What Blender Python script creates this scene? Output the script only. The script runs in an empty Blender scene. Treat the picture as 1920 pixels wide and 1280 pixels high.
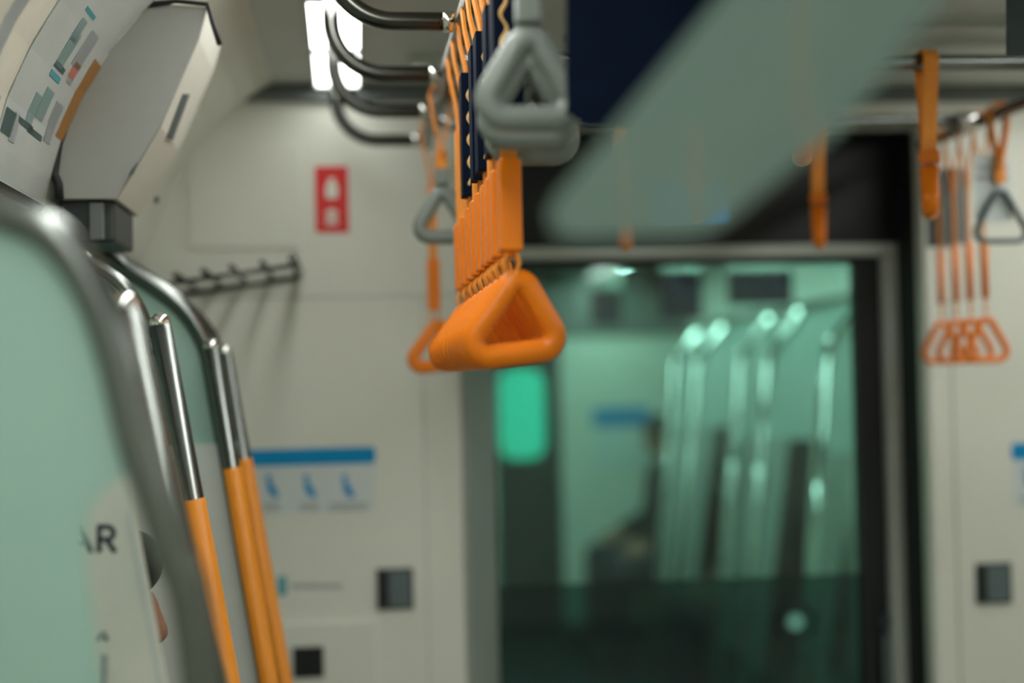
import bpy, bmesh, math, random
from mathutils import Vector, Matrix
random.seed(7)
SC = bpy.context.scene
COL = SC.collection
PI = math.pi

# ------------------------------------------------------------------ camera
# X: right across the car, Y: forward along the car, Z: up.  Camera stands at (0, 0, ZC).
ZC = 1.62
FPX = 2667.0                       # 50 mm on a 36 mm sensor, 1920 px wide
fwd = Vector((660 - 960, -(712 - 640), -FPX)).normalized()
upx, upy = -0.021, 1.0
upz = -(fwd.x * upx + fwd.y * upy) / fwd.z
up = Vector((upx, upy, upz)).normalized()
right = fwd.cross(up).normalized()
M_wc = Matrix((right, fwd, up)).transposed()  # columns: images of world axes in camera space
R_cw = M_wc.transposed()                      # camera -> world
CAM = Vector((0, 0, ZC))
cam_d = bpy.data.cameras.new('camera')
cam = bpy.data.objects.new('camera', cam_d)
COL.objects.link(cam)
cam.matrix_world = Matrix.Translation(CAM) @ R_cw.to_4x4()
cam_d.sensor_width = 36
cam_d.lens = 50
cam_d.clip_start = 0.02
cam_d.dof.use_dof = True
cam_d.dof.focus_distance = 1.85
cam_d.dof.aperture_fstop = 1.4
SC.camera = cam

def ray(px, py):
    return R_cw @ Vector((px - 960, -(py - 640), -FPX))
def P(px, py, Y):
    """World point at distance Y along the car that the photo shows at (px, py)."""
    r = ray(px, py)
    return CAM + r * (Y / r.y)
def PX(px, Y):
    return P(px, 690, Y).x

# ------------------------------------------------------------------ mesh building
class MB:
    def __init__(s):
        s.bm = bmesh.new()
    def box(s, lo, hi, bevel=0.0, rot=None, seg=2):
        lo, hi = Vector(lo), Vector(hi)
        c = (lo + hi) / 2; d = hi - lo
        b = bmesh.new()
        bmesh.ops.create_cube(b, size=1.0)
        for v in b.verts:
            v.co = Vector((v.co.x * d.x, v.co.y * d.y, v.co.z * d.z))
        if bevel > 0:
            bmesh.ops.bevel(b, geom=b.edges[:], offset=bevel, segments=seg, profile=0.5, affect='EDGES')
        if rot is not None:
            b.transform(rot.to_4x4())
        b.transform(Matrix.Translation(c))
        s.add(b); return s
    def add(s, b):
        m = bpy.data.meshes.new('tmp'); b.to_mesh(m); b.free()
        s.bm.from_mesh(m); bpy.data.meshes.remove(m)
    def tube(s, pts, r, n=16, closed=False, ry=None, normal=None, cap=True):
        """sweep a (super)ellipse; r in the bend plane, ry along normal"""
        pts = [Vector(p) for p in pts]
        N = len(pts); rings = []
        ry = r if ry is None else ry
        prev = None
        for i, p in enumerate(pts):
            if closed:
                t = (pts[(i + 1) % N] - pts[i - 1]).normalized()
            else:
                t = (pts[min(i + 1, N - 1)] - pts[max(i - 1, 0)]).normalized()
            if normal is not None:
                b_ = Vector(normal); b_ = (b_ - t * b_.dot(t)).normalized(); a_ = b_.cross(t).normalized()
            else:
                if prev is None:
                    h = Vector((0, 0, 1)) if abs(t.z) < 0.9 else Vector((1, 0, 0))
                    a_ = t.cross(h).normalized()
                else:
                    a_ = (prev - t * prev.dot(t)).normalized()
                b_ = t.cross(a_).normalized()
            prev = a_
            rr = r[i] if isinstance(r, (list, tuple)) else r
            rb = ry[i] if isinstance(ry, (list, tuple)) else ry
            rings.append([s.bm.verts.new(p + a_ * (math.cos(k * 2 * PI / n) * rr) + b_ * (math.sin(k * 2 * PI / n) * rb)) for k in range(n)])
        for i in range(N if closed else N - 1):
            A, B = rings[i], rings[(i + 1) % N]
            for k in range(n):
                f = s.bm.faces.new((A[k], A[(k + 1) % n], B[(k + 1) % n], B[k])); f.smooth = True
        if cap and not closed:
            s.bm.faces.new(rings[0]); s.bm.faces.new(rings[-1])
        return s
    def ribbon(s, pts, w, th, axis):
        """flat band following pts, width w along axis, thickness th"""
        pts = [Vector(p) for p in pts]; ax = Vector(axis); N = len(pts); rows = []
        for i, p in enumerate(pts):
            t = (pts[min(i + 1, N - 1)] - pts[max(i - 1, 0)]).normalized()
            n = t.cross(ax).normalized()
            rows.append([s.bm.verts.new(p + n * (sx * th / 2) + ax * (sy * w / 2)) for sx, sy in ((-1, -1), (1, -1), (1, 1), (-1, 1))])
        for A, B in zip(rows, rows[1:]):
            for k in range(4):
                s.bm.faces.new((A[k], A[(k + 1) % 4], B[(k + 1) % 4], B[k]))
        s.bm.faces.new(rows[0]); s.bm.faces.new(rows[-1])
        return s
    def prism(s, poly, depth):
        """extrude a planar polygon (3-D points) by the vector depth"""
        d = Vector(depth)
        A = [s.bm.verts.new(Vector(p)) for p in poly]
        B = [s.bm.verts.new(Vector(p) + d) for p in poly]
        s.bm.faces.new(A); s.bm.faces.new(B[::-1])
        n = len(A)
        for i in range(n):
            s.bm.faces.new((A[i], A[(i + 1) % n], B[(i + 1) % n], B[i]))
        return s
    def grid(s, f, nu, nv, thick=None):
        V = [[s.bm.verts.new(f(i / nu, j / nv)) for j in range(nv + 1)] for i in range(nu + 1)]
        for i in range(nu):
            for j in range(nv):
                q = s.bm.faces.new((V[i][j], V[i + 1][j], V[i + 1][j + 1], V[i][j + 1])); q.smooth = True
        return s
    def ball(s, c, r, scale=(1, 1, 1), u=20, v=12):
        b = bmesh.new()
        bmesh.ops.create_uvsphere(b, u_segments=u, v_segments=v, radius=1)
        for f in b.faces: f.smooth = True
        b.transform(Matrix.Translation(Vector(c)) @ Matrix.Diagonal((r * scale[0], r * scale[1], r * scale[2], 1)))
        s.add(b); return s
    def capsule(s, a, b, ra, rb, n=14):
        a, b = Vector(a), Vector(b)
        pts = [a, a.lerp(b, .33), a.lerp(b, .66), b]
        s.tube(pts, [ra, ra * .67 + rb * .33, ra * .33 + rb * .67, rb], n)
        s.ball(a, ra, u=n, v=8); s.ball(b, rb, u=n, v=8)
        return s
    def disc(s, c, r, axis='Y', depth=.004, n=28):
        pts = []
        for k in range(n):
            a = 2 * PI * k / n
            if axis == 'Y': pts.append(Vector(c) + Vector((math.cos(a) * r, 0, math.sin(a) * r)))
            else: pts.append(Vector(c) + Vector((math.cos(a) * r, math.sin(a) * r, 0)))
        s.prism(pts, (0, depth, 0) if axis == 'Y' else (0, 0, depth)); return s
    def mesh(s, name, mat, origin=(0, 0, 0)):
        bmesh.ops.recalc_face_normals(s.bm, faces=s.bm.faces[:])
        s.bm.transform(Matrix.Translation(-Vector(origin)))
        me = bpy.data.meshes.new(name); s.bm.to_mesh(me); s.bm.free()
        if mat: me.materials.append(mat)
        return me

def world_loc(o):
    v = Vector(o.location)
    while o.parent is not None:
        o = o.parent; v += Vector(o.location)
    return v
def obj(name, mb, mat, parent=None, local=False):
    """link mb as ONE mesh; vertices are world coordinates unless local"""
    base = Vector((0, 0, 0))
    if parent is not None and not local: base = world_loc(parent)
    o = bpy.data.objects.new(name, mb.mesh(name, mat, base))
    COL.objects.link(o)
    if parent is not None: o.parent = parent
    return o
def tag(o, label, cat, group=None):
    o['label'] = label; o['category'] = cat
    if group: o['group'] = group
    return o
def thing(name, label, cat, loc=(0, 0, 0), group=None):
    o = bpy.data.objects.new(name, None); COL.objects.link(o)
    o.empty_display_size = .05
    o.location = loc
    return tag(o, label, cat, group)
def struct(name, mb, mat, parent=None):
    o = obj(name, mb, mat, parent)
    if parent is None: o['kind'] = 'structure'
    return o
def dup(root, loc, label, group=None):
    def cp(o, par):
        c = o.copy(); COL.objects.link(c); c.parent = par
        for ch in list(o.children):
            if ch is not c: cp(ch, c)
        return c
    kids = list(root.children)
    r = root.copy(); COL.objects.link(r); r.location = loc; r['label'] = label
    if group: r['group'] = group
    for ch in kids: cp(ch, r)
    return r

# ------------------------------------------------------------------ materials
def lin(c):
    return tuple(((v / 255) / 12.92 if v / 255 <= .04045 else ((v / 255 + .055) / 1.055) ** 2.4) for v in c) + (1,)
def mat(name, rgb, rough=.5, metal=0.0, coat=0.0, var=.06, scale=40, spec=.5, bump=0.0, trans=0.0):
    m = bpy.data.materials.new(name); m.use_nodes = True
    nt = m.node_tree; b = nt.nodes['Principled BSDF']
    c = lin(rgb)
    tc = nt.nodes.new('ShaderNodeTexCoord'); nz = nt.nodes.new('ShaderNodeTexNoise')
    nz.inputs['Scale'].default_value = scale; nz.inputs['Detail'].default_value = 3
    nt.links.new(tc.outputs['Object'], nz.inputs['Vector'])
    cr = nt.nodes.new('ShaderNodeValToRGB')
    cr.color_ramp.elements[0].position = .3; cr.color_ramp.elements[1].position = .7
    cr.color_ramp.elements[0].color = tuple(v * (1 - var) for v in c[:3]) + (1,)
    cr.color_ramp.elements[1].color = tuple(min(1, v * (1 + var)) for v in c[:3]) + (1,)
    nt.links.new(nz.outputs['Fac'], cr.inputs['Fac'])
    nt.links.new(cr.outputs['Color'], b.inputs['Base Color'])
    b.inputs['Roughness'].default_value = rough; b.inputs['Metallic'].default_value = metal
    b.inputs['Coat Weight'].default_value = coat; b.inputs['Specular IOR Level'].default_value = spec
    if bump:
        bp = nt.nodes.new('ShaderNodeBump'); bp.inputs['Strength'].default_value = bump; bp.inputs['Distance'].default_value = .002
        nt.links.new(nz.outputs['Fac'], bp.inputs['Height']); nt.links.new(bp.outputs['Normal'], b.inputs['Normal'])
    if trans:
        out = nt.nodes['Material Output']
        tr = nt.nodes.new('ShaderNodeBsdfTransparent'); mx = nt.nodes.new('ShaderNodeMixShader')
        mx.inputs[0].default_value = trans
        nt.links.new(b.outputs[0], mx.inputs[1]); nt.links.new(tr.outputs[0], mx.inputs[2]); nt.links.new(mx.outputs[0], out.inputs[0])
    return m
def emit(name, rgb, strength):
    m = bpy.data.materials.new(name); m.use_nodes = True
    nt = m.node_tree; b = nt.nodes['Principled BSDF']
    c = lin(rgb)
    b.inputs['Base Color'].default_value = c
    b.inputs['Emission Color'].default_value = c
    b.inputs['Emission Strength'].default_value = strength
    return m
def tinted_glass(name, rgb, refl=.06, rough=.0):
    m = bpy.data.materials.new(name); m.use_nodes = True
    nt = m.node_tree; nt.nodes.remove(nt.nodes['Principled BSDF']); out = nt.nodes['Material Output']
    tr = nt.nodes.new('ShaderNodeBsdfTransparent'); tr.inputs[0].default_value = lin(rgb)
    gl = nt.nodes.new('ShaderNodeBsdfGlossy'); gl.inputs['Roughness'].default_value = rough
    mx = nt.nodes.new('ShaderNodeMixShader'); mx.inputs[0].default_value = refl
    nt.links.new(tr.outputs[0], mx.inputs[1]); nt.links.new(gl.outputs[0], mx.inputs[2]); nt.links.new(mx.outputs[0], out.inputs[0])
    return m
def frosted(name, rgb, tr_w=.25, transl=.45):
    """frosted sheet: diffuse + translucent + a little straight transparency"""
    m = bpy.data.materials.new(name); m.use_nodes = True
    nt = m.node_tree; nt.nodes.remove(nt.nodes['Principled BSDF']); out = nt.nodes['Material Output']
    c = lin(rgb)
    tc = nt.nodes.new('ShaderNodeTexCoord'); nz = nt.nodes.new('ShaderNodeTexNoise'); nz.inputs['Scale'].default_value = 9
    nt.links.new(tc.outputs['Object'], nz.inputs['Vector'])
    cr = nt.nodes.new('ShaderNodeValToRGB')
    cr.color_ramp.elements[0].color = tuple(v * .95 for v in c[:3]) + (1,); cr.color_ramp.elements[1].color = c
    nt.links.new(nz.outputs['Fac'], cr.inputs['Fac'])
    df = nt.nodes.new('ShaderNodeBsdfDiffuse'); tl = nt.nodes.new('ShaderNodeBsdfTranslucent'); tp = nt.nodes.new('ShaderNodeBsdfTransparent')
    nt.links.new(cr.outputs[0], df.inputs[0]); nt.links.new(cr.outputs[0], tl.inputs[0])
    a = nt.nodes.new('ShaderNodeMixShader'); a.inputs[0].default_value = transl
    nt.links.new(df.outputs[0], a.inputs[1]); nt.links.new(tl.outputs[0], a.inputs[2])
    b = nt.nodes.new('ShaderNodeMixShader'); b.inputs[0].default_value = tr_w
    nt.links.new(a.outputs[0], b.inputs[1]); nt.links.new(tp.outputs[0], b.inputs[2])
    nt.links.new(b.outputs[0], out.inputs[0])
    return m

M = dict(
    wall=mat('wall_resin', (220, 221, 209), .55, var=.02, scale=6),
    ceil=mat('ceiling_panel', (202, 206, 200), .5, var=.02, scale=6),
    ceil_dark=mat('ceiling_slot', (50, 56, 54), .6),
    floor=mat('floor_vinyl', (150, 152, 144), .6, var=.15, scale=60),
    orange=mat('orange_plastic', (238, 126, 4), .36, coat=.08, spec=.35, var=.03, scale=30),
    belt=mat('orange_belt', (236, 146, 44), .6, var=.08, scale=200, bump=.2),
    grip=mat('orange_grip', (224, 138, 20), .5, var=.03, scale=60),
    grey=mat('grey_plastic', (124, 131, 124), .4, var=.03),
    greymid=mat('grey_sleeve', (98, 104, 102), .5, var=.03),
    navy=mat('navy_card', (3, 16, 36), .7, spec=.08, var=.1),
    sand=mat('sand_print', (216, 178, 110), .6),
    steel=mat('steel', (118, 122, 118), .27, metal=1.0, var=.02),
    steel_dark=mat('dark_steel', (86, 87, 83), .2, metal=1.0, var=.03),
    black=mat('black_panel', (10, 13, 15), .5, var=.1),
    rubber=mat('black_rubber', (14, 18, 18), .6, var=.1),
    alu=mat('aluminium_frame', (190, 196, 188), .5, metal=.1, var=.03),
    box_face=mat('housing_face', (150, 152, 146), .5, var=.02),
    box_side=mat('housing_side', (212, 210, 198), .5, var=.02),
    bracket=mat('dark_bracket', (44, 50, 48), .5),
    poster=mat('poster_paper', (186, 192, 188), .22, var=.04, scale=12),
    poster2=mat('poster_pale', (214, 212, 196), .18, var=.1, scale=9),
    ink_teal=mat('ink_teal', (120, 146, 143), .4),
    ink_grey=mat('ink_grey', (140, 147, 148), .4),
    ink_cyan=mat('ink_cyan', (70, 150, 160), .4),
    ink_dark=mat('ink_dark', (58, 80, 82), .4),
    ink_red=mat('ink_red', (190, 110, 92), .4),
    ink_orange=mat('ink_orange', (158, 108, 40), .4),
    ink_navy=mat('ink_navy', (16, 26, 52), .4),
    ink_faint=mat('ink_faint', (150, 156, 156), .5),
    red=mat('sign_red', (214, 8, 4), .45, var=.02),
    white=mat('sign_white', (226, 226, 216), .5, var=.02),
    blue=mat('sign_blue', (0, 140, 196), .55, spec=.2, var=.02),
    card=mat('sign_card', (206, 214, 212), .5, var=.02),
    latch=mat('latch_grey', (92, 106, 108), .4, var=.04),
    latch_in=mat('latch_recess', (52, 64, 66), .5),
    resin=mat('partition_resin', (204, 210, 204), .4, var=.02),
    glass_fr=frosted('frosted_partition_glass', (200, 230, 220), .06, .5),
    glass_far=frosted('pale_frosted_glass', (236, 246, 242), .08, .4),
    sheet=frosted('frosted_acrylic', (136, 158, 148), .27, .35),
    darkgreen=mat('dark_green_card', (24, 44, 44), .5),
    seat=mat('seat_moquette', (26, 74, 70), .85, var=.25, scale=120),
    skin=mat('skin', (152, 108, 84), .55, var=.05),
    hair=mat('black_hair', (12, 12, 13), .5, var=.3, scale=200),
    cloth_dark=mat('dark_cloth', (20, 24, 28), .85, var=.15, scale=150),
    cloth_navy=mat('navy_cloth', (24, 34, 50), .85, var=.15, scale=150),
    shoe=mat('black_leather', (16, 15, 15), .4),
    door_glass=tinted_glass('teal_door_glass', (196, 232, 222), .05),
    glass_low=tinted_glass('dark_lower_tint', (150, 196, 196), .05),
    lamp=emit('lamp_diffuser', (250, 252, 248), 7.6),
    lamp_end=emit('lamp_end_diffuser', (250, 252, 248), 3.0),
    lamp_dim=emit('far_lamp_diffuser', (240, 252, 246), 13.0),
    teal_light=emit('lit_teal_pane', (60, 220, 190), .2),
    screen=emit('blue_screen', (0, 110, 160), .35),
    pillar=mat('pillar_shade_grey', (150, 156, 148), .5, var=.02),
    seam=mat('panel_seam', (176, 178, 168), .6, var=.02),
    chrome=mat('chrome_cap', (230, 230, 226), .1, metal=1.0, var=.01),
)

# ------------------------------------------------------------------ the car's dimensions
XC = 0.774                      # centre line of the car
XL, XR = -0.62, 2 * XC + 0.62   # side walls
HC = 0.65                       # ceiling above the camera
ZCEIL = ZC + HC
D = 3.15                        # end wall of this car
def Z(h): return ZC + h

# ------------------------------------------------------------------ setting: this car
Y0 = -2.6
struct('floor', MB().box((XL - .1, Y0 - .1, -.1), (XR + .1, 3.5, 0)), M['floor'])
struct('ceiling', MB().box((-.17, Y0 - .1, ZCEIL), (2 * XC + .17, 3.5, ZCEIL + .1)), M['ceil'])
struct('wall_front', MB().box((XL - .1, Y0 - .1, 0), (XR + .1, Y0, ZCEIL + .1)), M['wall'])
COVE = [(-.62, -.05), (-.60, .10), (-.50, .20), (-.445, .262), (-.432, .30), (-.415, .36), (-.385, .425), (-.345, .49), (-.295, .55), (-.235, .605), (-.16, .652)]
def cove_pt(s, off=0.0):
    """point on the coved upper wall, s in 0..1; off moves it towards the room"""
    k = s * (len(COVE) - 1); i = min(int(k), len(COVE) - 2); f = k - i
    a, b = COVE[i], COVE[i + 1]
    dx, dz = b[0] - a[0], b[1] - a[1]; L = math.hypot(dx, dz)
    return (a[0] + dx * f + dz / L * off, a[1] + dz * f - dx / L * off)
def cove_prism(y0, y1, mirror=False):
    out = [(XL - .1, -1.62), (XL, -1.62), (XL, -.05)] + COVE[1:] + [(-.16, .75), (XL - .1, .75)]
    f = (lambda x: 2 * XC - x) if mirror else (lambda x: x)
    return MB().prism([(f(x), y0, Z(h)) for x, h in out], (0, y1 - y0, 0))
struct('wall_left', cove_prism(Y0, D + .1), M['wall'])
struct('wall_right', cove_prism(Y0, D + .1, True), M['wall'])

xo0 = PX(938, D); xo1 = PX(1738, D)     # opening of the end wall
zop = P(1400, 238, D).z
w = MB()
xa = PX(862, D)
w.prism([(XL - .1, D, 0), (xa, D, 0), (xa, D, ZCEIL), (XL - .1, D, ZCEIL)], (0, .06, 0))
# pillar that turns back towards the door; shade put into its darker grey
pil = [(xa, D), (xa + .012, D + .004), (xo0 - .006, D + .13), (xo0, D + .16), (xo0, D + .3), (xa - .02, D + .3), (xa - .02, D + .05)]
struct('trim_6', MB().prism([(x, y, 0) for x, y in pil], (0, 0, ZCEIL)), M['pillar'])
w.box((xa, D, zop), (xo1 + .002, D + .06, ZCEIL))
w.box((xo1, D, 0), (XR + .1, D + .06, ZCEIL), bevel=.012)
wall_back = struct('wall_back', w, M['wall'])
# raised panel and seams of the end wall
def px_rect(mb, x0, y0, x1, y1, Y, depth, bevel=0):
    xm, ym = (x0 + x1) / 2, (y0 + y1) / 2
    za, zb = P(xm, y0, Y).z, P(xm, y1, Y).z; xa_, xb_ = P(x0, ym, Y).x, P(x1, ym, Y).x
    a = Vector((xa_, Y, za)); b = Vector((xb_, Y, zb))
    mb.box((min(a.x, b.x), Y - depth, min(a.z, b.z)), (max(a.x, b.x), Y, max(a.z, b.z)), bevel=bevel); return mb
struct('access_panel', px_rect(MB(), 352, 268, 566, 466, D, .005, .0022), M['wall'], wall_back)
lp = MB(); px_rect(lp, 440, 1164, 712, 1600, D, .012, .0055)
struct('lower_panel', lp, M['wall'], wall_back)
sm = MB()
px_rect(sm, 380, 555, 862, 558, D, .0012)
px_rect(sm, 801, 558, 803, 1700, D, .0012)
struct('panel_seam', sm, M['seam'], wall_back)
sm = MB(); px_rect(sm, 1795, 560, 1799, 1700, D, .0016)
struct('panel_seam', sm, M['seam'], wall_back)
# cornice joint; shade under the ceiling put into its dark grey
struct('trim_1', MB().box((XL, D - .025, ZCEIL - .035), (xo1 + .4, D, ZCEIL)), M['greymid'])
# recess behind the opening: black header, black side gasket
YD = D + .2
hd = MB(); a = P(900, 458, YD); b = P(1760, 238, YD)
struct('trim_2', MB().box((xo0 - .02, YD - .02, P(1300, 462, YD).z), (xo1 + .05, YD + .02, ZCEIL)), M['black'])
struct('trim_3', MB().box((PX(1684, YD), YD - .02, 0), (xo1 + .05, YD + .02, P(1300, 462, YD).z)), M['rubber'])
# reveal lining of the opening (black rubber)
struct('trim_4', MB().box((xo1 - .003, D + .06, 0), (xo1 + .05, YD - .02, ZCEIL)), M['rubber'])
struct('trim_5', MB().box((xo0, D + .06, zop), (xo1, YD - .02, zop + .02)), M['rubber'])

# gangway door
dz1 = P(1330, 462, YD).z; dx1 = PX(1684, YD); dx0 = xo0 - .06
door = bpy.data.objects.new('door_1', None); COL.objects.link(door); door.location = (.5 * (dx0 + dx1), YD, 0); door['kind'] = 'structure'
fr = MB(); fw = .052; fy0, fy1 = YD - .045, YD + .015
fr.box((dx0, fy0, dz1 - .03), (dx1, fy1, dz1), bevel=.004)
fr.box((dx1 - fw * .92, fy0, 0), (dx1, fy1, dz1 - .03), bevel=.004)
fr.box((dx0, fy0, 0), (dx0 + .05, fy1, dz1 - .03), bevel=.004)
obj('door_frame', fr, M['alu'], door)
gx1 = PX(1600, YD)
obj('gasket', MB().box((gx1, YD - .02, 0), (dx1 - fw * .92, YD + .01, dz1 - .03)).box((dx0 + .05, YD - .02, dz1 - .045), (gx1, YD + .01, dz1 - .03)), M['rubber'], door)
obj('glass', MB().box((dx0 + .05, YD - .004, 0), (gx1, YD + .004, dz1 - .045)), M['door_glass'], door)
zl = P(1300, 1085, YD).z
o = obj('lower_film', MB().box((dx0 + .05, YD - .0052, 0), (gx1, YD - .0044, zl)), M['glass_low'], door); o['label'] = 'dark tinted lower film on the door glass'
c = P(1660, 1165, YD - .045)
lk = obj('lock', MB().disc((c.x, YD - .045, c.z), .013, depth=-.006), M['latch_in'], door)
lk['label'] = 'small dark round door lock'
obj('finger_slot', MB().box((c.x - .007, YD - .049, c.z - .17), (c.x + .007, YD - .045, c.z - .03), bevel=.0015), M['latch'], door)
c = P(1490, 1165, YD)
st = MB()
n = 36
ringp = [(c.x + .046 * math.cos(2 * PI * k / n), YD - .010, c.z + .046 * math.sin(2 * PI * k / n)) for k in range(n)]
st.tube(ringp, .004, 8, closed=True)
o = obj('sticker_ring', st, M['darkgreen'], door); o['label'] = 'dark round ring on the door glass'
o = obj('sticker_dot', MB().disc((c.x, YD - .0065, c.z), .022, depth=.001), mat('pale_teal_sticker', (120, 190, 174), .5), door); o['label'] = 'pale teal round dot on the door glass'

# ------------------------------------------------------------------ lamps
def lamp(x, y0, y1, label, m, zc=ZCEIL, group='ceiling strip lamps'):
    t = thing('ceiling_lamp', label, 'ceiling lamp', (x, (y0 + y1) / 2, zc), group)
    h = MB()
    h.box((x - .052, y0, zc - .012), (x - .045, y1, zc)); h.box((x + .045, y0, zc - .012), (x + .052, y1, zc))
    h.box((x - .045, y0, zc - .012), (x + .045, y0 + .010, zc)); h.box((x - .045, y1 - .010, zc - .012), (x + .045, y1, zc))
    obj('housing', h, M['ceil'], t)
    obj('diffuser', MB().box((x - .045, y0 + .010, zc - .010), (x + .045, y1 - .010, zc - .002)), m, t)
    return t
LX = -.02
lamp(LX, 2.785, 3.115, 'bright white ceiling lamp of the left strip nearest the end wall', M['lamp_end'])
lamp(LX, 2.40, 2.765, 'bright white ceiling lamp of the left strip behind the curved chrome arms', M['lamp_end'])
for i, (a, b) in enumerate([(1.3, 2.38), (.1, 1.28), (-1.2, .08), (-2.5, -1.22)]):
    lamp(LX, a, b, ['long white ceiling lamp above the nearest orange straps', 'long white ceiling lamp just ahead of the viewer on the left', 'long white ceiling lamp above the viewer on the left', 'rearmost long white ceiling lamp on the left'][i], M['lamp'])
for i, (a, b) in enumerate([(2.3, 2.95), (1.3, 2.28), (.1, 1.28), (-1.2, .08), (-2.5, -1.22)]):
    lamp(2 * XC - LX, a, b, ['white ceiling lamp of the right strip nearest the end wall', 'second white ceiling lamp of the right strip from the end wall', 'third white ceiling lamp of the right strip from the end wall', 'fourth white ceiling lamp of the right strip from the end wall', 'rearmost white ceiling lamp of the right strip'][i], M['lamp'])

# ceiling ventilation slots running across the car
for i, (ya, yb) in enumerate([(2.50, 2.545), (2.66, 2.70), (2.86, 2.90)]):
    t = thing('ceiling_vent', ['dark ceiling slot nearest the viewer, running across the car', 'middle dark ceiling slot running across the car', 'dark ceiling slot nearest the end wall, running across the car'][i], 'ceiling vent', (XC, ya, ZCEIL), 'ceiling air slots')
    obj('frame', MB().box((.42, ya, ZCEIL - .012), (1.42, ya + .008, ZCEIL)).box((.42, yb - .008, ZCEIL - .012), (1.42, yb, ZCEIL)), M['alu'], t)
    obj('slot', MB().box((.42, ya + .008, ZCEIL - .006), (1.42, yb - .008, ZCEIL)), M['ceil_dark'], t)
# small round ceiling fitting behind the curved arms
c = P(793, 85, 2.86)
t = thing('ceiling_sensor', 'small round shiny metal fitting on the ceiling behind the curved arms', 'sensor', (c.x, 2.86, ZCEIL))
obj('base', MB().disc((c.x, 2.86, ZCEIL - .02), .03, axis='Z', depth=.02), M['alu'], t)
obj('dome', MB().ball((c.x, 2.86, ZCEIL - .022), .024, (1, 1, .8)), M['chrome'], t)

# ------------------------------------------------------------------ hanging rails
HR = .507; XRAIL = .167; XRAIL2 = 1.30; RR = .0132
ZR = Z(HR)
t = thing('hanging_rail', 'chrome strap rail running along the left side above the orange straps', 'rail', (XRAIL, 2.0, ZR))
obj('tube', MB().tube([(XRAIL, -1.5, ZR), (XRAIL, 3.06, ZR)], RR), M['steel'], t)
obj('end_cap', MB().ball((XRAIL, 3.06, ZR), RR * 1.25), M['chrome'], t)
obj('hanger', MB().tube([(XRAIL, .5, ZR + .013), (XRAIL, .5, ZCEIL)], .008), M['steel'], t)
obj('hanger', MB().tube([(XRAIL, -1, ZR + .013), (XRAIL, -1, ZCEIL)], .008), M['steel'], t)
t = thing('hanging_rail', 'chrome strap rail running along the right side of the car', 'rail', (XRAIL2, 2.0, ZR))
obj('tube', MB().tube([(XRAIL2, -1.5, ZR), (XRAIL2, 3.1, ZR)], RR), M['steel'], t)
obj('hanger', MB().tube([(XRAIL2, .5, ZR + .013), (XRAIL2, .5, ZCEIL)], .008), M['steel'], t)
obj('hanger', MB().tube([(XRAIL2, 2.42, ZR + .013), (XRAIL2, 2.42, ZCEIL)], .012), M['steel'], t)
# curved arms from the left lamp strip to the strap rail
ARM_LAB = ['curved chrome arm nearest the viewer, cut by the top of the photo', 'second curved chrome arm, crossing the bright ceiling lamp', 'third curved chrome arm behind the second one', 'lowest-looking curved chrome arm, nearest the end wall']
for i, (bx, by, ex, Y) in enumerate([(760, 38, 890, 2.01), (735, 141, 840, 2.36), (725, 212, 822, 2.69), (716, 268, 772, 3.02)]):
    rad = .088; xl = -.024 + (.004 if i == 0 else 0)
    pts = [(xl, Y, ZCEIL - .013), (xl, Y, ZR + rad)]
    for k in range(1, 13):
        a = PI / 2 * k / 12
        pts.append((xl + rad - rad * math.cos(a), Y, ZR + rad - rad * math.sin(a)))
    xe = XRAIL - RR - .004
    pts.append((xe - .02, Y, ZR)); pts.append((xe, Y, ZR))
    t = thing('rail_arm', ARM_LAB[i], 'rail', (xl, Y, ZCEIL), 'curved rail arms')
    obj('tube', MB().tube(pts, RR), M['steel_dark'], t)
    obj('end_collar', MB().tube([(xe - .012, Y, ZR), (xe + .003, Y, ZR)], RR * 1.18), M['chrome'], t)
# cross rails over the aisle
CR_LAB = ['chrome cross rail nearest the viewer, spanning the aisle ceiling', 'middle chrome cross rail spanning the aisle ceiling', 'chrome cross rail spanning the aisle just before the end door']
CY = [1.65, 2.26, 2.80]
for i, Y in enumerate(CY):
    t = thing('cross_rail', CR_LAB[i], 'rail', (XC, Y, ZR), 'cross rails over the aisle')
    obj('tube', MB().tube([(XRAIL + RR + .002, Y, ZR), (XRAIL2 - RR - .002, Y, ZR)], RR), M['steel'], t)
    obj('socket', MB().tube([(XRAIL2 - RR - .04, Y, ZR), (XRAIL2 - RR - .001, Y, ZR)], RR * 1.5), M['chrome'], t)
    obj('socket', MB().tube([(XRAIL + RR + .001, Y, ZR), (XRAIL + RR + .03, Y, ZR)], RR * 1.3), M['chrome'], t)

# ------------------------------------------------------------------ strap handles
def rounded_poly(corners, radii, seg=8):
    """closed 2-D path with arcs at the corners"""
    out = []; n = len(corners)
    for i in range(n):
        p = Vector(corners[i]); a = (Vector(corners[i - 1]) - p).normalized(); b = (Vector(corners[(i + 1) % n]) - p).normalized()
        ang = a.angle(b); r = radii[i]; dlen = r / math.tan(ang / 2)
        c = p + (a + b).normalized() * (r / math.sin(ang / 2))
        s = p + a * dlen; e = p + b * dlen
        a0 = math.atan2(s.y - c.y, s.x - c.x); a1 = math.atan2(e.y - c.y, e.x - c.x)
        while a1 - a0 > PI: a1 -= 2 * PI
        while a1 - a0 < -PI: a1 += 2 * PI
        for k in range(seg + 1):
            t = a0 + (a1 - a0) * k / seg
            out.append((c.x + r * math.cos(t), c.y + r * math.sin(t)))
    return out
def densify(path, step=.006):
    out = []; n = len(path)
    for i in range(n):
        a, b = Vector(path[i]), Vector(path[(i + 1) % n]); k = max(1, int((b - a).length / step))
        for j in range(k): out.append(tuple(a.lerp(b, j / k)))
    return out
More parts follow.
